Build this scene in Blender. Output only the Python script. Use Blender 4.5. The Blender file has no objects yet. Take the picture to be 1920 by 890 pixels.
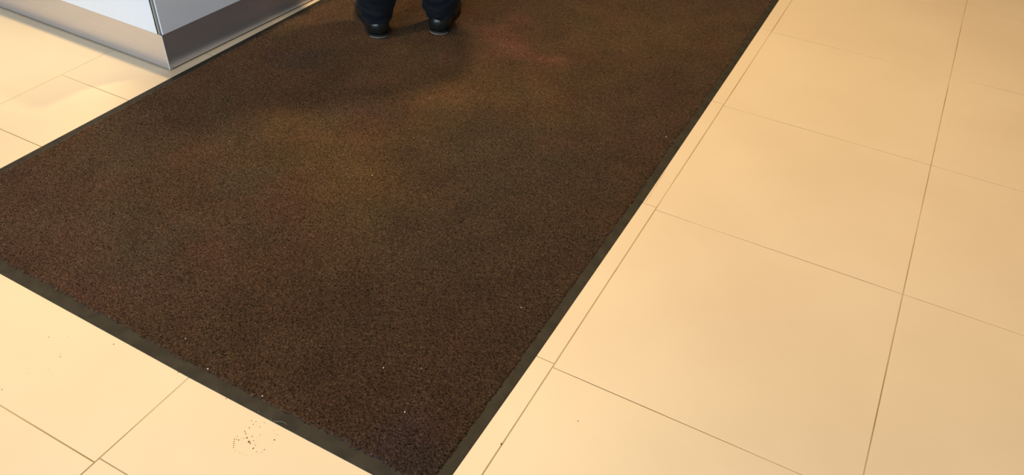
import bpy, bmesh, math, random
import numpy as np
from mathutils import Vector, Matrix

scene = bpy.context.scene
col = scene.collection
random.seed(5)
rng = np.random.default_rng(11)

# ------------------------------------------------------------------ camera
cam_data = bpy.data.cameras.new('camera')
cam = bpy.data.objects.new('camera', cam_data)
col.objects.link(cam)
cam_data.sensor_fit = 'HORIZONTAL'
cam_data.sensor_width = 36.0
cam_data.lens = 1494.06 / 1920 * 36.0
cam_data.clip_start = 0.02
RIGHT = Vector((0.8819128, 0.4692338, 0.0452715))
DOWN = Vector((0.3332192, -0.5525708, -0.7639571))
FWD = Vector((-0.3334588, 0.6888288, -0.6436770))
m = Matrix((RIGHT, -DOWN, -FWD)).transposed().to_4x4()
m.translation = Vector((0.3763737, -2.7999674, 1.2288545))
cam.matrix_world = m
scene.camera = cam

# ------------------------------------------------------------------ light
scene.view_settings.view_transform = 'Standard'
scene.view_settings.look = 'None'
scene.view_settings.gamma = 1.0
scene.view_settings.use_curve_mapping = False
scene.view_settings.exposure = 0.0

world = bpy.data.worlds.new('world')
scene.world = world
world.use_nodes = True
bg = world.node_tree.nodes['Background']
bg.inputs['Color'].default_value = (0.8, 0.9, 1.0, 1)
bg.inputs['Strength'].default_value = 0.5


def lamp(kind, name, loc, target, energy, color, size=0.1, size_y=None, spot=None, blend=0.5):
    d = bpy.data.lights.new(name, kind)
    d.energy = energy
    d.color = color
    if kind == 'AREA':
        d.shape = 'RECTANGLE' if size_y else 'DISK'
        d.size = size
        if size_y:
            d.size_y = size_y
    else:
        d.shadow_soft_size = size
    if kind == 'SPOT':
        d.spot_size = math.radians(spot)
        d.spot_blend = blend
    o = bpy.data.objects.new(name, d)
    col.objects.link(o)
    o.location = loc
    o.rotation_euler = (Vector(target) - Vector(loc)).to_track_quat('-Z', 'Y').to_euler()
    return o


WARM = (1.0, 0.73, 0.38)
# downlight in line with the long face of the counter
lamp('SPOT', 'downlight_counter', (-1.60, -1.350, 3.0), (-1.90, -1.50, 0), 200, (1.0, 0.76, 0.43), size=0.03, spot=80, blend=1.0)
# added narrow spot, no known fixture, for the hot patch beside the counter
lamp('SPOT', 'hot_patch_fill', (-1.95, -1.352, 3.0), (-1.98, -1.52, 0), 100, (1.0, 0.86, 0.46), size=0.05, spot=18, blend=1.0)
# lamps of the shop: one behind the person, the others above the open floor
lamp('SPOT', 'ceiling_lamp_person', (-0.85, -0.17, 3.0), (0.30, -0.90, 0), 318, WARM, size=0.065, spot=84, blend=0.5)
lamp('AREA', 'ceiling_lamp_aisle', (0.45, -0.9, 3.0), (0.45, -0.9, 0), 11, WARM, size=0.7)
# daylight from the shop front
lamp('AREA', 'shop_front_daylight', (-0.5, -5.3, 1.45), (-0.5, 0, 1.2), 185, (0.66, 0.83, 1.0), size=3.8, size_y=2.2)


# ------------------------------------------------------------------ helpers
def tag(o, label=None, cat=None, group=None, kind=None):
    if label:
        o['label'] = label
    if cat:
        o['category'] = cat
    if group:
        o['group'] = group
    if kind:
        o['kind'] = kind
    return o


def empty(name, loc=(0, 0, 0), rz=0.0):
    o = bpy.data.objects.new(name, None)
    o.empty_display_size = 0.1
    col.objects.link(o)
    o.location = loc
    o.rotation_euler = (0, 0, rz)
    return o


def mesh_obj(name, verts, faces, mats, parent=None, smooth=False, face_mats=None):
    me = bpy.data.meshes.new(name)
    me.from_pydata([tuple(v) for v in verts], [], [tuple(f) for f in faces])
    for mt in (mats if isinstance(mats, (list, tuple)) else [mats]):
        me.materials.append(mt)
    if face_mats is not None:
        me.polygons.foreach_set('material_index', face_mats)
    if smooth:
        me.polygons.foreach_set('use_smooth', [True] * len(me.polygons))
    me.update()
    o = bpy.data.objects.new(name, me)
    col.objects.link(o)
    if parent:
        o.parent = parent
    return o


class Geo:
    """collects vertices and faces of one mesh"""
    def __init__(self):
        self.v = []
        self.f = []
        self.m = []

    def prism(self, pts, z0, z1, mat=0, bevel=0.0):
        """vertical prism over a counter-clockwise outline, top edge chamfered"""
        n = len(pts)
        b = len(self.v)
        rings = [(0, z0), (0, z1 - bevel)] + ([(bevel, z1)] if bevel else [])
        for ins, z in rings:
            p = inset(pts, ins) if ins else pts
            self.v += [(x, y, z) for x, y in p]
        k = len(rings)
        for r in range(k - 1):
            for i in range(n):
                j = (i + 1) % n
                self.f.append((b + r * n + i, b + r * n + j, b + (r + 1) * n + j, b + (r + 1) * n + i))
                self.m.append(mat)
        self.f.append(tuple(b + (k - 1) * n + i for i in range(n)))
        self.m.append(mat)
        self.f.append(tuple(b + i for i in reversed(range(n))))
        self.m.append(mat)

    def tube(self, rings, cap=True):
        """rings: list of lists of points, all the same length"""
        b = len(self.v)
        n = len(rings[0])
        for r in rings:
            self.v += [tuple(p) for p in r]
        for r in range(len(rings) - 1):
            for i in range(n):
                j = (i + 1) % n
                self.f.append((b + r * n + i, b + r * n + j, b + (r + 1) * n + j, b + (r + 1) * n + i))
                self.m.append(0)
        if cap:
            self.f.append(tuple(b + i for i in reversed(range(n))))
            self.m.append(0)
            e = b + (len(rings) - 1) * n
            self.f.append(tuple(e + i for i in range(n)))
            self.m.append(0)

    def build(self, name, mats, parent=None, smooth=False):
        return mesh_obj(name, self.v, self.f, mats, parent, smooth, self.m)


def inset(pts, d):
    out = []
    n = len(pts)
    for i in range(n):
        p0, p1, p2 = Vector(pts[i - 1]), Vector(pts[i]), Vector(pts[(i + 1) % n])
        a = (p1 - p0).normalized()
        c = (p2 - p1).normalized()
        na = Vector((-a.y, a.x))
        nc = Vector((-c.y, c.x))
        k = na + nc
        k = k / max(1e-6, k.dot(na))
        out.append(tuple(p1 + k * d))
    return out


def mat_new(name, color=(0.5, 0.5, 0.5), rough=0.5, metal=0.0, spec=0.5, **kw):
    mt = bpy.data.materials.new(name)
    mt.use_nodes = True
    b = mt.node_tree.nodes['Principled BSDF']
    b.inputs['Base Color'].default_value = (*color, 1)
    b.inputs['Roughness'].default_value = rough
    b.inputs['Metallic'].default_value = metal
    b.inputs['Specular IOR Level'].default_value = spec
    for k, v in kw.items():
        b.inputs[k.replace('_', ' ')].default_value = v
    return mt


def node(mt, typ, **props):
    n = mt.node_tree.nodes.new(typ)
    for k, v in props.items():
        setattr(n, k, v)
    return n


def link(mt, a, b):
    mt.node_tree.links.new(a, b)


def noise_color(mt, scale, c0, c1, lo=0.35, hi=0.65, detail=4, stretch=None, rough=None):
    """base colour (and roughness) varied by noise in object space"""
    tc = node(mt, 'ShaderNodeTexCoord')
    nz = node(mt, 'ShaderNodeTexNoise')
    nz.inputs['Scale'].default_value = scale
    nz.inputs['Detail'].default_value = detail
    if stretch:
        mp = node(mt, 'ShaderNodeMapping')
        mp.inputs['Scale'].default_value = stretch
        link(mt, tc.outputs['Object'], mp.inputs['Vector'])
        link(mt, mp.outputs['Vector'], nz.inputs['Vector'])
    else:
        link(mt, tc.outputs['Object'], nz.inputs['Vector'])
    cr = node(mt, 'ShaderNodeValToRGB')
    cr.color_ramp.elements[0].position = lo
    cr.color_ramp.elements[1].position = hi
    cr.color_ramp.elements[0].color = (*c0, 1)
    cr.color_ramp.elements[1].color = (*c1, 1)
    link(mt, nz.outputs['Fac'], cr.inputs['Fac'])
    b = mt.node_tree.nodes['Principled BSDF']
    link(mt, cr.outputs['Color'], b.inputs['Base Color'])
    if rough:
        mr = node(mt, 'ShaderNodeMapRange')
        mr.inputs['To Min'].default_value = rough[0]
        mr.inputs['To Max'].default_value = rough[1]
        link(mt, nz.outputs['Fac'], mr.inputs['Value'])
        link(mt, mr.outputs['Result'], b.inputs['Roughness'])
    return nz, cr


def bump(mt, scale, strength, dist, detail=3):
    tc = node(mt, 'ShaderNodeTexCoord')
    nz = node(mt, 'ShaderNodeTexNoise')
    nz.inputs['Scale'].default_value = scale
    nz.inputs['Detail'].default_value = detail
    link(mt, tc.outputs['Object'], nz.inputs['Vector'])
    bp = node(mt, 'ShaderNodeBump')
    bp.inputs['Strength'].default_value = strength
    bp.inputs['Distance'].default_value = dist
    link(mt, nz.outputs['Fac'], bp.inputs['Height'])
    link(mt, bp.outputs['Normal'], mt.node_tree.nodes['Principled BSDF'].inputs['Normal'])


# ------------------------------------------------------------------ materials
TILE = mat_new('cream porcelain', rough=0.42, spec=0.35)
noise_color(TILE, 2.2, (0.785, 0.608, 0.412), (0.83, 0.655, 0.448), detail=5)
bump(TILE, 60, 0.04, 0.001)
GROUT = mat_new('ochre grout', rough=0.9, spec=0.1)
noise_color(GROUT, 3, (0.34, 0.24, 0.11), (0.60, 0.46, 0.27), lo=0.38, hi=0.62)
DIRT = mat_new('brown dirt', (0.16, 0.09, 0.035), rough=0.9, spec=0.1)
WHITE = mat_new('white laminate', rough=0.35)
noise_color(WHITE, 3, (0.76, 0.79, 0.83), (0.80, 0.83, 0.87))
GREY = mat_new('pale grey laminate', rough=0.4)
noise_color(GREY, 3, (0.80, 0.83, 0.88), (0.84, 0.87, 0.92))
EDGE = mat_new('panel edge', (0.60, 0.58, 0.55), rough=0.4)
SEAM = mat_new('dark joint', (0.02, 0.02, 0.018), rough=0.7)
TRIM = mat_new('grey corner profile', (0.26, 0.255, 0.24), rough=0.4)
STEEL = mat_new('brushed steel', rough=0.3, metal=0.85)
noise_color(STEEL, 9, (0.62, 0.63, 0.70), (0.66, 0.67, 0.74), stretch=(1, 1, 40), rough=(0.30, 0.34))
WORKTOP = mat_new('pale worktop', rough=0.3)
noise_color(WORKTOP, 20, (0.6, 0.59, 0.57), (0.68, 0.67, 0.65))
RUBBER = mat_new('dark rubber', rough=0.65, spec=0.2)
noise_color(RUBBER, 30, (0.027, 0.022, 0.015), (0.044, 0.036, 0.024), detail=6)
bump(RUBBER, 350, 0.25, 0.0006)
LINT = mat_new('white lint', (0.75, 0.70, 0.6), rough=0.9)
LEATHER = mat_new('black leather', (0.010, 0.011, 0.010), rough=0.30, spec=0.5)
bump(LEATHER, 300, 0.15, 0.0005)
SOLE = mat_new('black sole', (0.012, 0.011, 0.010), rough=0.6)
RAND = mat_new('worn pale sole edge', (0.20, 0.18, 0.16), rough=0.45)  # pale strip round the back of the heel
NAVY = mat_new('navy cloth', rough=0.85, spec=0.2, Sheen_Weight=0.03)
noise_color(NAVY, 40, (0.0022, 0.0034, 0.0062), (0.0036, 0.0052, 0.0090))
bump(NAVY, 900, 0.3, 0.0004)
SKIN = mat_new('skin', (0.50, 0.31, 0.21), rough=0.5, Subsurface_Weight=0.05)
HAIR = mat_new('dark hair', (0.02, 0.014, 0.01), rough=0.6)
bump(HAIR, 220, 0.6, 0.002)

# ------------------------------------------------------------------ floor
# joints of the tiles (metres); tiles are 60 cm
fg = Geo()
G = 0.0025                                            # joint width
xs = [0.6 * k for k in range(-9, 8)]
xs = [(-1.779 if abs(x + 1.8) < 1e-6 else x) for x in xs]
ZT = 0.0
for i in range(len(xs) - 1):
    xa, xb = xs[i], xs[i + 1]
    off = 0.0
    ga = gb = G / 2
    rows = [0.6 * k for k in range(-9, 9)]
    if abs(xb) < 1e-6:
        off = 0.010                                   # this row of tiles sits slightly off
    if abs(xa + 1.779) < 1e-6:
        rows = sorted(rows + [-1.516])
        rows.remove(min(rows, key=lambda r: abs(r + 1.2)))
        rows = sorted(rows + [-1.186])
    if xb < -1.7:
        rows = [r + 0.021 for r in rows]
    for j in range(len(rows) - 1):
        ya, yb = rows[j] + off, rows[j + 1] + off
        gy = 0.0012 if xa > -0.7 else 0.0014
        fg.prism([(xa + ga, ya + gy), (xb - gb, ya + gy), (xb - gb, yb - gy), (xa + ga, yb - gy)],
                 -0.006, ZT + random.uniform(-0.00015, 0.00015), 0, 0.0003)
fg.prism([(-5.4, -5.4), (4.2, -5.4), (4.2, 4.8), (-5.4, 4.8)], -0.05, -0.0005, 1)
# hairline crack along one narrow tile beside the mat
crack = [(-0.0362, -1.0298), (-0.0352, -1.055), (-0.0350, -1.0832), (-0.0338, -1.110), (-0.0331, -1.137), (-0.0326, -1.162), (-0.0321, -1.1868)]
for (x0, y0), (x1, y1) in zip(crack[:-1], crack[1:]):
    w = random.uniform(0.0004, 0.0009)
    fg.prism([(x1 - w, y1 + .002), (x1 + w, y1 + .002), (x0 + w, y0), (x0 - w, y0)], -0.001, 0.0003, 1)
floor = fg.build('floor', [TILE, GROUT])
tag(floor, kind='structure')

# plain walls and ceiling of the shop around the place
WALLM = mat_new('painted plaster', rough=0.9, spec=0.2)
noise_color(WALLM, 1.5, (0.36, 0.33, 0.29), (0.40, 0.37, 0.33))


def wall(name, boxes):
    gg = Geo()
    for x0, y0, x1, y1, z0, z1 in boxes:
        gg.prism([(x0, y0), (x1, y0), (x1, y1), (x0, y1)], z0, z1)
    tag(gg.build(name, WALLM), kind='structure')


wall('wall_left', [(-5.5, -5.5, -5.4, 4.9, 0, 3.1)])
wall('wall_right', [(4.2, -5.5, 4.3, 4.9, 0, 3.1)])
wall('wall_back', [(-5.4, 4.8, 4.2, 4.9, 0, 3.1)])
wall('wall_front', [(-5.4, -5.5, -2.5, -5.4, 0, 3.1), (1.5, -5.5, 4.2, -5.4, 0, 3.1), (-2.5, -5.5, 1.5, -5.4, 2.7, 3.1), (-2.5, -5.5, 1.5, -5.4, 0, 0.2)])
wall('ceiling', [(-5.5, -5.5, 4.3, 4.9, 3.1, 3.2)])
PANE = mat_new('window glass', (1, 1, 1), rough=0.0, Transmission_Weight=1.0)
gg = Geo()
gg.prism([(-2.5, -5.46), (1.5, -5.46), (1.5, -5.45), (-2.5, -5.45)], 0.2, 2.7)
tag(gg.build('window_1', PANE), kind='structure')

# ------------------------------------------------------------------ counter
counter = empty('shop_counter', (-1.5292, -1.3278, 0))
tag(counter, 'white and grey panelled shop counter with a steel kickplate, its corner beside the brown mat', 'counter')
OX, OY = -1.5292, -1.3278
dl = Vector((-0.99987, 0.01624))                      # along the left face, away from the corner
dr = Vector((0.0513, 0.99868))                        # along the right face
nl_ = Vector((-0.01624, -0.99987))                    # outward normals
nr_ = Vector((0.99868, -0.0513))
LL, LR = 1.9, 2.4


def P(a, b, ol=0.0, orr=0.0):
    """point a metres along the left face, b metres along the right face, pushed outwards"""
    v = dl * a + dr * b + nl_ * ol + nr_ * orr
    return (v.x, v.y)


g = Geo()
g.prism([P(0, 0, -.004, -.004), P(0, LR, 0, -.004), P(LL, LR), P(LL, 0, -.004)], 0.0, 0.121)
g.prism([P(0, 0, -.010, -.010), P(0, LR, 0, -.010), P(LL, LR), P(LL, 0, -.010)], 0.1, 0.62)
g.build('carcass', SEAM, counter)


def slab(name, face, a0, a1, z0, z1, proud, back, mat, bevel=0.0008):
    """thin upright panel along one face"""
    d, n = (dl, nl_) if face == 'l' else (dr, nr_)
    p = [d * a0 + n * proud, d * a1 + n * proud, d * a1 - n * back, d * a0 - n * back]
    if face == 'l':
        p = p[::-1]
    p = [(q.x, q.y) for q in p]
    # make the outline counter-clockwise
    ar = sum(p[i - 1][0] * p[i][1] - p[i][0] * p[i - 1][1] for i in range(4))
    if ar < 0:
        p = p[::-1]
    gg = Geo()
    gg.prism(p, z0, z1, 0, bevel)
    return gg.build(name, mat, counter)


slab('side_panel', 'l', 0.0155, LL, 0.1175, 0.60, 0.0015, 0.010, WHITE)['label'] = 'bright white panel'
slab('side_panel', 'r', 0.0045, LR, 0.1175, 0.60, 0.0015, 0.010, GREY)['label'] = 'pale grey panel'
slab('kickplate', 'l', 0.0, LL, 0.0045, 0.1165, 0.0, 0.003, STEEL)
slab('kickplate', 'r', 0.0012, LR, 0.0045, 0.1165, -0.0005, 0.003, STEEL)
# light folded edge where the two kickplates meet, dented at its foot
g = Geo()
prof = [(-.0015, .0008), (.0008, .0008), (.0008, -.0030), (-.0005, -.0030), (-.0005, -.0005), (-.0015, -.0005)]
rings = []
for z, dx in ((0.0025, -0.002), (0.006, -0.0012), (0.012, 0.0004), (0.02, 0), (0.06, 0), (0.1165, 0)):
    rings.append([(nr_.x * (a + dx) + nl_.x * b, nr_.y * (a + dx) + nl_.y * b, z) for b, a in ((q[0], q[1]) for q in prof)])
g.tube(rings)
g.build('corner_edge', EDGE, counter)
g = Geo()
for a, b, w, z0, z1 in ((0.0, 0.006, .0015, .003, .008), (0.0, 0.011, .0012, .003, .010)):
    x, y = P(a, b, 0.0005 if a > b else -.001, 0.0008)
    g.prism([(x - w, y - w), (x + w, y - w * .6), (x + w * .7, y + w), (x - w * .8, y + w * .8)], z0, z1, 0, 0.0005)
g.build('bent_tab', TRIM, counter)
# corner profile between the two panels, with dark joints on either side
slab('corner_profile', 'l', 0.0035, 0.0105, 0.1185, 0.60, 0.0012, 0.004, TRIM)
g = Geo()
ring = []
for k in range(18):
    z = 0.1185 + k * 0.028
    bx = 0.0135 + 0.0009 * math.sin(k * 1.7) + (0.0012 if k == 3 else 0)
    v = dl * bx + nl_ * 0.0012
    ring.append([(v.x + .0016 * math.cos(t), v.y + .0010 * math.sin(t), z) for t in [i * math.pi / 4 for i in range(8)]])
g.tube(ring)
g.build('gasket', SEAM, counter, smooth=True)
g = Geo()
OV = 0.031
g.prism([P(-OV, -OV), P(-OV, LR + .02), P(LL + .02, LR + .02), P(LL + .02, -OV)][::-1], 0.60, 0.64, 0, 0.003)
g.build('worktop', WORKTOP, counter)

# ------------------------------------------------------------------ mat
mat_root = empty('floor_mat', (-0.75, -0.45, 0))
tag(mat_root, 'long dark brown entrance mat with a black rubber border on the cream tiles', 'mat')
MX, MY = -0.75, -0.45
YT = 1.30
left_edge = [(-1.507, -2.164), (-1.4955, -1.36), (-1.479, -0.67), (-1.385, YT)]
right_edge = [(-0.046, -2.1835), (-0.041, -1.80), (-0.0380, -1.185), (-0.0400, -0.40), (-0.0434, 0.298), (-0.046, YT)]


def interp(edge, y):
    return np.interp(y, [p[1] for p in edge], [p[0] for p in edge])


def yb(x):
    return np.interp(x, [-1.507, -1.162, -0.5986, -0.1655, -0.046], [-2.164, -2.171, -2.1805, -2.1818, -2.1835])


BW = 0.030
# rubber sheet: a low ramp all round, flat under the pile
g = Geo()
NS = 60
outline = []
for k in range(NS):
    x = -1.507 + (1.461) * k / NS
    outline.append((x, float(yb(x))))
for k in range(80):
    y = -2.1835 + (YT + 2.1835) * k / 80
    outline.append((float(interp(right_edge, y)), y))
for k in range(NS):
    x = -0.046 + (-1.385 + 0.046) * k / NS
    outline.append((x, YT))
for k in range(80):
    y = YT + (-2.164 - YT) * k / 80
    outline.append((float(interp(left_edge, y)), y))
rings = []
for ins, z in ((0.0, 0.0001), (0.0002, 0.0009), (0.0016, 0.0015), (0.004, 0.0019), (0.016, 0.0034), (0.030, 0.0045), (0.045, 0.0045)):
    rings.append([(x - MX, y - MY, z) for x, y in inset(outline, ins)])
g.tube(rings)
rub = g.build('rubber_border', RUBBER, mat_root, smooth=False)
rub['label'] = 'black rubber border'

# pile: a dense sheet of tufts, every grid vertex jittered and raised on its own
PX = 0.0016
NXg = int(1.40 / PX)
NYg = int((YT + 2.15) / PX)
u = np.linspace(0, 1, NXg)[None, :]
v = np.linspace(0, 1, NYg)[:, None]


def smooth_noise(n, step, amp):
    k = max(4, int(n / step) + 2)
    return np.interp(np.linspace(0, k - 1, n), np.arange(k), rng.normal(0, amp, k))


def edge_noise(n):
    return smooth_noise(n, 2, 0.0017) + smooth_noise(n, 7, 0.0009) + smooth_noise(n, 60, 0.0010)


y_bot = -2.147 + 0 * u
Y = np.broadcast_to((-2.150 + (YT - BW + 2.150) * v), (NYg, NXg)).copy()
xl = interp(left_edge, Y[:, 0]) + BW - 0.002 + edge_noise(NYg)
xr = interp(right_edge, Y[:, 0]) - BW + 0.008 + edge_noise(NYg) * 0.7
X = xl[:, None] + (xr - xl)[:, None] * u
bshift = (yb(X[0]) + 0.026 + edge_noise(NXg)) - Y[0, 0]
fall = np.clip(1 - (Y - Y[0, 0]) / 0.03, 0, 1)
Y = Y + bshift[None, :] * fall + (yb(X) - yb(-0.6)) * 0.0
X = X + rng.normal(0, 0.0006, X.shape)
Y = Y + rng.normal(0, 0.0006, Y.shape)
tuft = rng.random(X.shape)
coarse = rng.random((NYg // 2 + 1, NXg // 2 + 1)).repeat(2, 0).repeat(2, 1)[:NYg, :NXg]
big = np.zeros_like(X)
for _ in range(14):
    a = rng.uniform(0, 2 * np.pi)
    f = rng.uniform(15, 70)
    big += np.sin((X * np.cos(a) + Y * np.sin(a)) * f + rng.uniform(0, 6.28)) / 14
Z = 0.0056 + 0.0025 * tuft + 0.0014 * coarse + 0.0012 * big
# rounded shoulder at the rim of the pile
ii = np.minimum(np.arange(NXg), np.arange(NXg)[::-1])[None, :]
jj = np.minimum(np.arange(NYg), np.arange(NYg)[::-1])[:, None]
rim = np.minimum(ii, jj)
Z = np.where(rim == 0, 0.0030, np.where(rim == 1, 0.0048 + 0.002 * tuft, Z))
V = np.stack([X - MX, Y - MY, Z], -1).reshape(-1, 3)
idx = np.arange(NXg * NYg).reshape(NYg, NXg)
F = np.stack([idx[:-1, :-1], idx[:-1, 1:], idx[1:, 1:], idx[1:, :-1]], -1).reshape(-1, 4)
pm = bpy.data.meshes.new('carpet_pile')
pm.vertices.add(len(V))
pm.vertices.foreach_set('co', V.astype(np.float32).ravel())
pm.loops.add(F.size)
pm.loops.foreach_set('vertex_index', F.astype(np.int32).ravel())
pm.polygons.add(len(F))
pm.polygons.foreach_set('loop_start', np.arange(0, F.size, 4, dtype=np.int32))
pm.polygons.foreach_set('loop_total', np.full(len(F), 4, dtype=np.int32))
pm.polygons.foreach_set('use_smooth', np.ones(len(F), dtype=bool))
pm.update(calc_edges=True)

# uneven dye and wear of the yarn, with some shade painted in
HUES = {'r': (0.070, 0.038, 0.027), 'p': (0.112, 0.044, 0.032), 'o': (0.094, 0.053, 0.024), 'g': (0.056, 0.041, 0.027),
        'k': (0.040, 0.025, 0.015), 'v': (0.042, 0.027, 0.026)}  # the v tone also darkens the yarn in the person's shadow
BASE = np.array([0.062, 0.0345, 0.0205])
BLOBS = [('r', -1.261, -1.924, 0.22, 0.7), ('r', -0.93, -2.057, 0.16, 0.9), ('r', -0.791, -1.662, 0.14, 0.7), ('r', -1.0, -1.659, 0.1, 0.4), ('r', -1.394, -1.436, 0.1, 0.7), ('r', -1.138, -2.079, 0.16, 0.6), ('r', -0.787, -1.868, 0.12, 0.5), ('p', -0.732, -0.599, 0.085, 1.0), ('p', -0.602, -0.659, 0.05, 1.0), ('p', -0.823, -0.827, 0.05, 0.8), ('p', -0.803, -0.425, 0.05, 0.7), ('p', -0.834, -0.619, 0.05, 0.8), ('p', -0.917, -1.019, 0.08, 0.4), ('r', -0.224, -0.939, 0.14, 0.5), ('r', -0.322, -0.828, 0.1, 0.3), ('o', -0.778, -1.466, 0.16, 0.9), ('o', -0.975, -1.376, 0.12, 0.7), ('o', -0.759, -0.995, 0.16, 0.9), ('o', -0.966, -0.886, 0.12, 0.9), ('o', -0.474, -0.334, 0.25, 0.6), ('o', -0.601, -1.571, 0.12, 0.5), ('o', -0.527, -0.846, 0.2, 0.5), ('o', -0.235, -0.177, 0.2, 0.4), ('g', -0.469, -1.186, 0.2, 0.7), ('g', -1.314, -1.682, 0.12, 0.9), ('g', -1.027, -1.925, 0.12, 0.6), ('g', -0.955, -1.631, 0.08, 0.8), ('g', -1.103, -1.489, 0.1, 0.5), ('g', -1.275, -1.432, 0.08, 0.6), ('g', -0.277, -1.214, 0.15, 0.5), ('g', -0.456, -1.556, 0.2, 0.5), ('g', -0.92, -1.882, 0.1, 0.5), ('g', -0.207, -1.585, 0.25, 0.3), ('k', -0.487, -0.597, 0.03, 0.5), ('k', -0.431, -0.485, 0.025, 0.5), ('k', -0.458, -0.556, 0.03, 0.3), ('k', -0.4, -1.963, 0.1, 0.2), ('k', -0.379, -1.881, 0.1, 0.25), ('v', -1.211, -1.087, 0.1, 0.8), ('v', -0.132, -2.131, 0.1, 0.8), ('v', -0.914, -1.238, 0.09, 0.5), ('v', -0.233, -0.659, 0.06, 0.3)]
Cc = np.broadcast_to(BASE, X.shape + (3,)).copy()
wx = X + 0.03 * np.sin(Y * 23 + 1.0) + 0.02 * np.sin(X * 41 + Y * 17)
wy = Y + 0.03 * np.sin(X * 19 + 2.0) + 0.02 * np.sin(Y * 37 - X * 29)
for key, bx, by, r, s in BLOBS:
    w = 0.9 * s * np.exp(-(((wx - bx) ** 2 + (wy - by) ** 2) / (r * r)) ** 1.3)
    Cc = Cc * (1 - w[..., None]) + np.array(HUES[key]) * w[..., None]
low = np.zeros_like(X)
hue = np.zeros_like(X)
for _ in range(40):
    a = rng.uniform(0, 2 * np.pi)
    f = rng.uniform(8, 60)
    low += np.sin((X * np.cos(a) + Y * np.sin(a)) * f + rng.uniform(0, 6.28))
    a = rng.uniform(0, 2 * np.pi)
    f = rng.uniform(10, 50)
    hue += np.sin((X * np.cos(a) + Y * np.sin(a)) * f + rng.uniform(0, 6.28))
low /= 40 ** 0.5
hue /= 40 ** 0.5
Cc[..., 0] *= 1 + 0.035 * hue
Cc[..., 1] *= 1 - 0.015 * hue
Cc *= 0.80 * (1 + 0.07 * low)[..., None]
tuft_shade = 0.15 + 1.2 * tuft ** 2 + 0.6 * coarse + 1.0 * (rng.random(X.shape) > 0.95)  # shade between tufts put into the colour by height, plus random bright flecks
Cc *= tuft_shade[..., None]
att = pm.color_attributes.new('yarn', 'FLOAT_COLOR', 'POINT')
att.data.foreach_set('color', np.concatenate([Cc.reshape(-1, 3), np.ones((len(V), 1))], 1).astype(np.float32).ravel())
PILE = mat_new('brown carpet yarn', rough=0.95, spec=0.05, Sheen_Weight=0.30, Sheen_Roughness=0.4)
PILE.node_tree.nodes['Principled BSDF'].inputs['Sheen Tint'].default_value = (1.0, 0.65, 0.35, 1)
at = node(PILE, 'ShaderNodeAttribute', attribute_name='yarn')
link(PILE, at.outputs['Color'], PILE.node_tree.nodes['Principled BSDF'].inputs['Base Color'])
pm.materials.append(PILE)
pile = bpy.data.objects.new('carpet_pile', pm)
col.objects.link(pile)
pile.parent = mat_root
pile['label'] = 'dark brown tufted pile'


# ------------------------------------------------------------------ person
def ellipse_ring(c, rx, ry, ang, z=None, n=28, fold=None, power=1.0):
    out = []
    ca, sa = math.cos(ang), math.sin(ang)
    for i in range(n):
        t = 2 * math.pi * i / n
        k = 1.0 + (fold(t) if fold else 0.0)
        x, y = rx * math.cos(t) * k, ry * math.sin(t) * k
        out.append((c[0] + x * ca - y * sa, c[1] + x * sa + y * ca, c[2]))
    return out


def limb(g, pts, n=14):
    """tapered round limb along pts = [(x, y, z, r), ...] with rounded ends"""
    P3 = [Vector(p[:3]) for p in pts]
    R3 = [p[3] for p in pts]
    d0 = (P3[1] - P3[0]).normalized()
    d1 = (P3[-1] - P3[-2]).normalized()
    P3 = [P3[0] - d0 * R3[0] * .8, P3[0] - d0 * R3[0] * .5] + P3 + [P3[-1] + d1 * R3[-1] * .5, P3[-1] + d1 * R3[-1] * .8]
    R3 = [R3[0] * .45, R3[0] * .85] + R3 + [R3[-1] * .85, R3[-1] * .45]
    rings = []
    ref = Vector((0.3, 0.9, 0.2)).normalized()
    for i, p in enumerate(P3):
        d = (P3[min(i + 1, len(P3) - 1)] - P3[max(i - 1, 0)]).normalized()
        a = d.cross(ref)
        a.normalize()
        b = d.cross(a)
        ref = -b.cross(d).cross(d) if False else ref
        rings.append([tuple(p + (a * math.cos(t) + b * math.sin(t)) * R3[i]) for t in [2 * math.pi * k / n for k in range(n)]])
    g.tube(rings)


def union(o, voxel, smooth_it=4):
    md = o.modifiers.new('union', 'REMESH')
    md.mode = 'VOXEL'
    md.voxel_size = voxel
    md.use_smooth_shade = True
    if smooth_it:
        sm = o.modifiers.new('smooth', 'SMOOTH')
        sm.factor = 0.5
        sm.iterations = smooth_it


HL = Vector((-1.1139, -0.815))                         # back of the left and right heel on the mat
HR = Vector((-0.968, -0.688))
FACE = math.atan2(0.90, -0.436)                       # heading of the person
mid = (HL + HR) / 2
person = empty('person', (mid.x, mid.y, 0.0), FACE)
tag(person, 'person in navy trousers and black leather shoes standing on the mat beside the counter', 'person')
inv = Matrix.Rotation(-FACE, 2)


def to_local(p):
    q = inv @ (Vector(p) - mid)
    return q.x, q.y


# local frame: x forward, y to the person's left
lx, ly = to_local(HL)
rx_, ry_ = to_local(HR)
ZF = 0.0066                                           # soles rest in the pile


def shoe_outline(t, z):
    """half outline of the shoe, t from 0 (heel) to 1 (toe): returns (x, outer half width, inner half width)"""
    stations = [(.034 * (1 - math.cos(q)), .034 * math.sin(q), .034 * math.sin(q)) for q in [k * math.pi / 24 for k in range(12)]] + [(0.05, 0.034, 0.034), (0.09, 0.033, 0.029), (0.13, 0.040, 0.030),
                (0.17, 0.048, 0.037), (0.20, 0.050, 0.041), (0.23, 0.046, 0.040), (0.26, 0.035, 0.033), (0.28, 0.021, 0.022), (0.288, 0.010, 0.012), (0.291, 0, 0)]
    xs_ = [s[0] for s in stations]
    x = t * 0.291
    return x, float(np.interp(x, xs_, [s[1] for s in stations])), float(np.interp(x, xs_, [s[2] for s in stations]))


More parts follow.
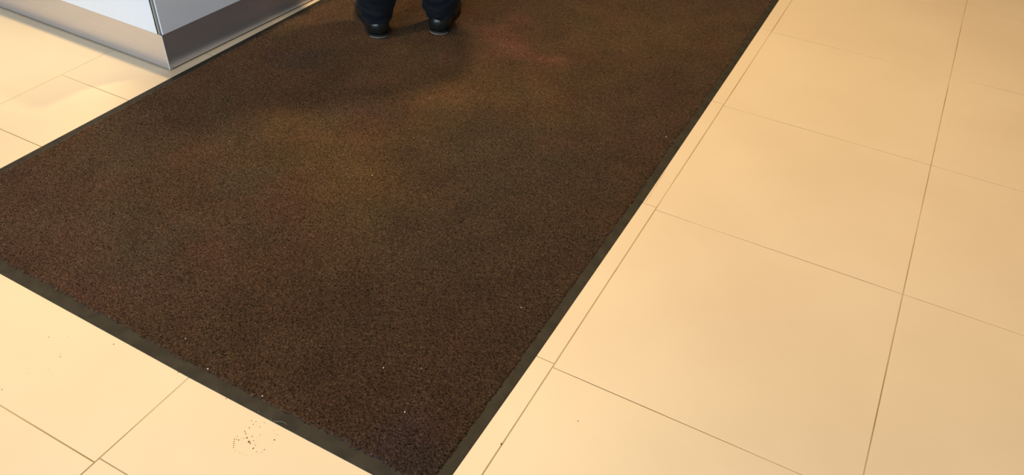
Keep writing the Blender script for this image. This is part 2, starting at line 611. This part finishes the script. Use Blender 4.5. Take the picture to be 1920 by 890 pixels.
def slice_ring(z, x_front, grow=0.0, lean=0.0, squeeze=1.0, n=44, x_back=0.0):
    """horizontal outline of the shoe at height z, its front pulled back to x_front"""
    ts = [(0.5 - 0.5 * math.cos(math.pi * k / n)) for k in range(n + 1)]
    outer, inner = [], []
    for t in ts:
        x, a, b = shoe_outline(t, z)
        k = x_front / 0.291
        # keep the heel shape, compress the front
        xx = x if x < 0.06 else 0.06 + (x - 0.06) * (x_front - 0.06) / 0.231
        xx = xx + x_back * (1 - min(1, x / 0.06)) + lean
        outer.append((xx, (a * squeeze + (grow if a > 0 else 0))))
        inner.append((xx, -(b * squeeze + (grow if b > 0 else 0))))
    pts = outer + inner[::-1][1:-1]
    if grow:
        pts = [((-grow if i == 0 else 0) + p[0] + (grow if i == n else 0), p[1]) for i, p in enumerate(pts)]
    return [(p[0], p[1], z) for p in pts]


def make_shoe(hx, hy, ang, side):
    sh = Geo()
    lv = [(0.010, .289, 0, 1.00, 0.0015), (0.020, .289, .0005, 1.04, -0.001), (0.030, .284, 0, 1.10, -0.003), (0.040, .268, 0, 1.12, -0.003), (0.050, .235, 0, 1.08, -.002),
          (0.060, .195, 0, .90, .003), (0.070, .150, 0, .84, .005), (0.078, .130, 0, .80, .006), (0.081, .126, 0, .72, .008)]
    rings = []
    for z, xf, gr, sq, xb in lv:
        rings.append([(p[0], p[1] * side, p[2]) for p in slice_ring(z, xf, gr, 0, sq, x_back=xb)])
    sh.tube(rings)
    o = sh.build('shoe', LEATHER, person, smooth=True)
    o.location = (hx, hy, ZF)
    o.rotation_euler = (0, 0, ang)
    o['label'] = 'black leather shoe'
    sub = o.modifiers.new('sub', 'SUBSURF')
    sub.levels = sub.render_levels = 1
    so = Geo()
    rings = []
    for z, gr in ((0.0, -0.0005), (0.0030, 0.0008), (0.0105, 0.0008), (0.0125, 0.0004)):
        rings.append([(p[0], p[1] * side, p[2]) for p in slice_ring(z, .290, gr)])
    so.tube(rings)
    so.build('outsole', SOLE, o, smooth=False)
    ra = Geo()
    rings = []
    base = [(p[0], p[1] * side) for p in slice_ring(0, .290, 0.0)]
    arc = [p for p in base if p[0] < 0.022]
    arc = sorted(arc, key=lambda p: math.atan2(p[1], 0.03 - p[0]))
    for i, p in enumerate(arc):
        d = (Vector(p) - Vector((0.03, 0))).normalized()
        k = 0.0015
        rings.append([(p[0] - d.x * .002, p[1] - d.y * .002, .0034), (p[0] + d.x * k, p[1] + d.y * k, .0038), (p[0] + d.x * k, p[1] + d.y * k, .0066), (p[0] - d.x * .002, p[1] - d.y * .002, .0070)])
    ra.tube(rings)
    ra.build('sole_edge', RAND, o, smooth=False)['label'] = 'pale rim of the heel'
    # narrow seam strip up the back of the heel
    st = Geo()
    rings = []
    for z, w, x in ((0.014, .0030, .0012), (0.03, .0028, -.0030), (0.040, .0028, -.0032), (0.05, .003, -.0020), (0.06, .0035, .0025)):
        rings.append([(x - 0.0006, -w, z), (x + .003, -w * 1.05, z), (x + .003, w * 1.05, z), (x - 0.0006, w, z)])
    st.tube(rings)
    st.build('heel_strip', LEATHER, o)
    return o


AL = math.radians(19)
AR = math.radians(-3)
make_shoe(lx, ly, AL, 1)
make_shoe(rx_, ry_, AR, -1)

# trousers: two legs that break over the shoes and run into the seat
tr = Geo()
for (hx, hy, ang, s, ph) in ((lx, ly, AL, 1, 0.4), (rx_, ry_, AR, -1, 2.1)):
    ax_ = hx + 0.068 * math.cos(ang)
    ay_ = hy + 0.068 * math.sin(ang)
    kn = (0.02 + 0.5 * (lx + rx_) + 0.06, s * 0.10 + 0.5 * (ly + ry_), 0.50)
    hp = (0.055 + 0.5 * (lx + rx_), s * 0.085 + 0.5 * (ly + ry_), 0.88)
    rings = []
    levels = [0.052, 0.060, 0.070, 0.080, 0.090, 0.098, 0.106, 0.114, 0.124, 0.136, 0.150, 0.165, 0.18, 0.20, 0.23, 0.27, 0.32, 0.38, 0.44, 0.50, 0.58, 0.66, 0.74, 0.82, 0.88]
    for z in levels:
        if z < 0.5:
            k = (z - 0.052) / 0.448
            cx_, cy_ = ax_ * (1 - k) + kn[0] * k, ay_ * (1 - k) + kn[1] * k
        else:
            k = (z - 0.5) / 0.38
            cx_, cy_ = kn[0] * (1 - k) + hp[0] * k, kn[1] * (1 - k) + hp[1] * k
        rxx = np.interp(z, [0.05, 0.12, 0.3, 0.5, 0.75, 0.88], [0.074, 0.073, 0.076, 0.080, 0.098, 0.105])
        ryy = np.interp(z, [0.05, 0.08, 0.12, 0.3, 0.5, 0.75, 0.88], [0.049, 0.058, 0.068, 0.070, 0.074, 0.088, 0.095])

        def fold(t, z=z, ph=ph, s=s):
            amp = 0.14 * max(0.0, 1 - (z - 0.05) / 0.30)
            zz = z + 0.012 * math.sin(t * 2 + ph) + 0.006 * math.sin(t * 3 - ph)
            return amp * (0.35 * math.sin(zz * 230 + ph + 1.5 * math.sin(t)) + 0.35 * math.sin(zz * 150 - 2 * t) + 0.25 * math.sin(zz * 90 + 4 * t)) + 0.02 * math.sin(3 * t + ph)
        rings.append(ellipse_ring((cx_, cy_, z + ZF), rxx, ryy, ang * max(0, 1 - z / 0.5), n=48, fold=fold))
    tr.tube(rings)
cxm, cym = 0.5 * (lx + rx_) + 0.055, 0.5 * (ly + ry_)
tr.tube([ellipse_ring((cxm + dx, cym, z), a, b, 0, n=40) for z, a, b, dx in
         ((0.78, .06, .10, 0), (0.82, .105, .165, -.005), (0.88, .122, .178, -.010), (0.95, .122, .172, -.008), (1.02, .105, .158, 0), (1.06, .10, .15, 0))])
tro = tr.build('trousers', NAVY, person, smooth=True)
union(tro, 0.0045, 2)
tro['label'] = 'dark navy trousers creased over the shoes'

# body under the clothes: torso, neck, head, arms and hands in one surface
bd = Geo()
cx_, cy_ = cxm, cym
bd.tube([ellipse_ring((cx_ + dx, cy_, z), a, b, 0, n=28) for z, a, b, dx in
         ((0.84, .09, .13, 0), (0.95, .10, .15, 0), (1.08, .09, .135, .01), (1.22, .105, .150, .01), (1.34, .11, .165, 0), (1.42, .09, .16, -.01), (1.47, .06, .10, -.01), (1.49, .055, .06, 0), (1.55, .055, .055, .008))])
bd.tube([ellipse_ring((cx_ + dx, cy_, z), a, b, 0, n=28) for z, a, b, dx in
         ((1.515, .040, .035, .050), (1.53, .065, .050, .040), (1.56, .082, .064, .028), (1.60, .092, .070, .022), (1.64, .098, .074, .018), (1.68, .100, .077, .012), (1.72, .094, .073, .006), (1.75, .072, .056, .002), (1.765, .035, .028, 0))])
limb(bd, [(cx_ + .105, cy_, 1.655, .009), (cx_ + .112, cy_, 1.625, .011), (cx_ + .118, cy_, 1.610, .013)], 10)       # nose
limb(bd, [(cx_ + .095, cy_ - .022, 1.572, .007), (cx_ + .110, cy_, 1.572, .008), (cx_ + .095, cy_ + .022, 1.572, .007)], 8)  # lips
for s in (-1, 1):
    limb(bd, [(cx_ + .095, cy_ + s * .045, 1.668, .010), (cx_ + .108, cy_ + s * .020, 1.668, .009)], 8)              # brow
    limb(bd, [(cx_ + .005, cy_ + s * .078, 1.665, .011), (cx_ + .002, cy_ + s * .083, 1.640, .012), (cx_ + .010, cy_ + s * .078, 1.615, .008)], 8)  # ear
    sh_ = (cx_ - .01, cy_ + s * .185, 1.40)
    el = (cx_ - .02, cy_ + s * .235, 1.12)
    wr = (cx_ + .13, cy_ + s * .215, 0.915)
    limb(bd, [(*sh_, .055), (sh_[0], cy_ + s * .21, 1.27, .050), (*el, .042), (cx_ + .03, cy_ + s * .235, 1.05, .043), (*wr, .028)], 16)
    for (px_, py_, pz_, pr) in ((.15, .212, .885, .026), (.165, .210, .862, .030), (.178, .208, .840, .028)):
        limb(bd, [(cx_ + px_, cy_ + s * (py_ - .004), pz_, pr * .6), (cx_ + px_ + .022, cy_ + s * (py_ - .004), pz_ + .014, pr * .55), (cx_ + px_ - .022, cy_ + s * (py_ - .004), pz_ - .014, pr * .5)], 10)
    for k, ln in enumerate((0.068, 0.078, 0.073, 0.058)):
        fx = cx_ + .200 - .0185 * k
        fz = 0.835 - .010 * k
        y0 = cy_ + s * .206
        limb(bd, [(fx - .01, y0, fz + .01, .0095), (fx + .012, y0 - s * .004, fz - ln * .38, .0088), (fx + .012, y0 - s * .012, fz - ln * .70, .0080), (fx + .004, y0 - s * .022, fz - ln, .0070)], 10)
    limb(bd, [(cx_ + .175, cy_ + s * .200, .878, .013), (cx_ + .205, cy_ + s * .186, .868, .0105), (cx_ + .222, cy_ + s * .180, .842, .0090)], 10)
body = bd.build('body', SKIN, person, smooth=True)
union(body, 0.0045, 2)
jk = Geo()
jk.tube([ellipse_ring((cx_ + dx, cy_, z), a, b, 0, n=40) for z, a, b, dx in
         ((0.86, .13, .185, -.008), (0.95, .132, .185, -.008), (1.08, .120, .168, .005), (1.22, .130, .180, .005), (1.34, .134, .192, -.003), (1.42, .112, .182, -.01), (1.465, .078, .115, -.01), (1.49, .068, .072, -.005), (1.51, .064, .064, 0))])
for s in (-1, 1):
    limb(jk, [(cx_ - .01, cy_ + s * .180, 1.395, .068), (cx_ - .01, cy_ + s * .212, 1.27, .064), (cx_ - .02, cy_ + s * .238, 1.12, .055), (cx_ + .03, cy_ + s * .238, 1.05, .055), (cx_ + .118, cy_ + s * .217, 0.932, .040)], 20)
jac = jk.build('jacket', NAVY, person, smooth=True)
union(jac, 0.008, 3)
hr = Geo()
hr.tube([ellipse_ring((cx_ + dx, cy_, z), a, b, 0, n=28) for z, a, b, dx in
         ((1.595, .055, .062, -.036), (1.61, .072, .075, -.024), (1.64, .078, .081, -.016), (1.69, .088, .085, -.010), (1.73, .092, .080, -.001), (1.765, .070, .058, .000), (1.780, .030, .026, 0))])
hai = hr.build('hair', HAIR, person, smooth=True)

# ------------------------------------------------------------------ small marks
def flecks(name, pts, mat, z0, thick, parent=None):
    """tiny irregular grains lying on a surface, one mesh"""
    gg = Geo()
    for x, y, r in pts:
        n = 7
        ph = random.uniform(0, 6)
        e = random.uniform(0.7, 1.3)
        pr = [(x + r * e * random.uniform(.7, 1.15) * math.cos(ph + 2 * math.pi * k / n), y + r / e * random.uniform(.7, 1.15) * math.sin(ph + 2 * math.pi * k / n)) for k in range(n)]
        gg.prism(pr, z0, z0 + thick + 0.2 * r, 0)
    return gg.build(name, mat, parent)


STAIN = [(-0.3992, -2.2359, 0.00216), (-0.4081, -2.2311, 0.00162), (-0.4213, -2.2223, 0.00108), (-0.4181, -2.2241, 0.0009), (-0.4153, -2.2258, 0.00099), (-0.4194, -2.2126, 0.00108), (-0.4268, -2.1981, 0.0009), (-0.4182, -2.1959, 0.0009), (-0.4182, -2.2037, 0.0009), (-0.4039, -2.2015, 0.0009), (-0.402, -2.2242, 0.00099), (-0.4176, -2.242, 0.00117), (-0.3828, -2.2426, 0.00153), (-0.3734, -2.2452, 0.0009), (-0.3843, -2.2353, 0.0009), (-0.364, -2.2348, 0.00108), (-0.3624, -2.2099, 0.00135), (-0.3659, -2.1992, 0.00072), (-0.3918, -2.2143, 0.00072), (-0.3936, -2.2296, 0.00108), (-0.3949, -2.2374, 0.00144), (-0.4256, -2.2444, 0.00099), (-0.4228, -2.2481, 0.00108), (-0.4201, -2.2519, 0.00117), (-0.4171, -2.2554, 0.00108), (-0.4144, -2.2585, 0.00099), (-0.4072, -2.2627, 0.00072), (-0.4217, -2.2422, 0.00081), (-0.4126, -2.2343, 0.00072), (-0.4249, -2.2374, 0.00063)]
faint = []
for k in range(60):                                   # faint print of a sole: a rounded outline and scattered grains
    t = random.uniform(0, 2 * math.pi)
    q = random.choice((1.0, 1.0, random.uniform(0.1, 0.9)))
    faint.append((-0.3935 + 0.033 * q * math.cos(t) + random.gauss(0, .0012), -2.225 + 0.036 * q * math.sin(t) + random.gauss(0, .0012), random.uniform(.0002, .00045)))
st = flecks('footprint_stain', STAIN + faint, DIRT, 0.0, 0.0002)
tag(st, 'small brown dirt print of a sole on the cream tile below the mat', 'stain', kind='stuff')

FLOOR_SPECKS = [(-0.9143, -2.2429, 0.00117), (-0.8518, -2.267, 0.00108), (-0.8567, -2.2618, 0.00072), (-0.7905, -2.192, 0.00126), (-0.8844, -2.222, 0.00072), (-0.6268, -2.1814, 0.00126), (-0.5026, -2.1831, 0.00117), (0.0999, -1.8954, 0.00117), (-0.0015, -2.0129, 0.00198), (0.623, -0.327, 0.00108), (-0.8762, -2.3748, 0.00108), (-0.8462, -2.2968, 0.00063), (-0.8693, -2.3257, 0.00063)]
fs = flecks('dirt_speck', FLOOR_SPECKS, DIRT, 0.0, 0.0002)
tag(fs, 'scattered tiny brown dirt specks on the cream floor tiles', 'dirt', kind='stuff')

MAT_SPECKS = [(-0.2853, -1.9788, 0.00117), (-0.0534, -1.8405, 0.00099), (-0.1891, -2.0473, 0.00108), (-0.2204, -1.9426, 0.00072), (-1.0957, -1.5356, 0.0009), (-0.1283, -1.6922, 0.00108), (-0.4415, -2.1501, 0.00108), (-0.5763, -2.1516, 0.00126), (-0.6715, -2.1151, 0.00081), (-0.6822, -1.4624, 0.00117), (-0.0873, -0.8775, 0.00108), (-0.424, -2.1801, 0.00162), (-0.3611, -2.1772, 0.00117), (-0.3933, -2.182, 0.00108)]
ON_PILE = [(x, y, r * 1.1) for x, y, r in MAT_SPECKS if y > -2.165 and x < -0.07]
ms = flecks('grit', ON_PILE, LINT, 0.0100, 0.0008)
tag(ms, 'scattered white grains of grit lying on the brown mat', 'grit', kind='stuff')

# pale scratch and chips on the rubber border above the footprint
SCR = [(-0.3888, -2.1800), (-0.3833, -2.1773), (-0.3762, -2.1738), (-0.3696, -2.1728), (-0.3647, -2.1741)]
CHALK = mat_new('chalky scuff', (0.13, 0.11, 0.085), rough=0.9)
sg = Geo()
top, bot = [], []
for k, (x, y) in enumerate(SCR):
    w = 0.0002 + 0.0003 * math.sin(math.pi * k / (len(SCR) - 1)) + (0.0003 if k == len(SCR) - 1 else 0)
    top.append((x - MX, y - MY + w))
    bot.append((x - MX, y - MY - w))
sg.prism(bot + top[::-1], 0.0012, 0.0037)
sg.build('scuff', CHALK, mat_root)['label'] = 'pale curved scratch'
for x, y, rr in [(-0.4276, -2.1773, 0.0013), (-0.3644, -2.1744, 0.0009), (-0.3967, -2.1792, 0.0009), (-0.0554, -1.8361, 0.0009)]:
    sg = Geo()
    sg.prism([(x - MX + rr * math.cos(t), y - MY + rr * .7 * math.sin(t)) for t in [k * math.pi / 3 for k in range(6)]], 0.0012, 0.0038)
    sg.build('scuff', CHALK, mat_root)['label'] = 'pale chip'
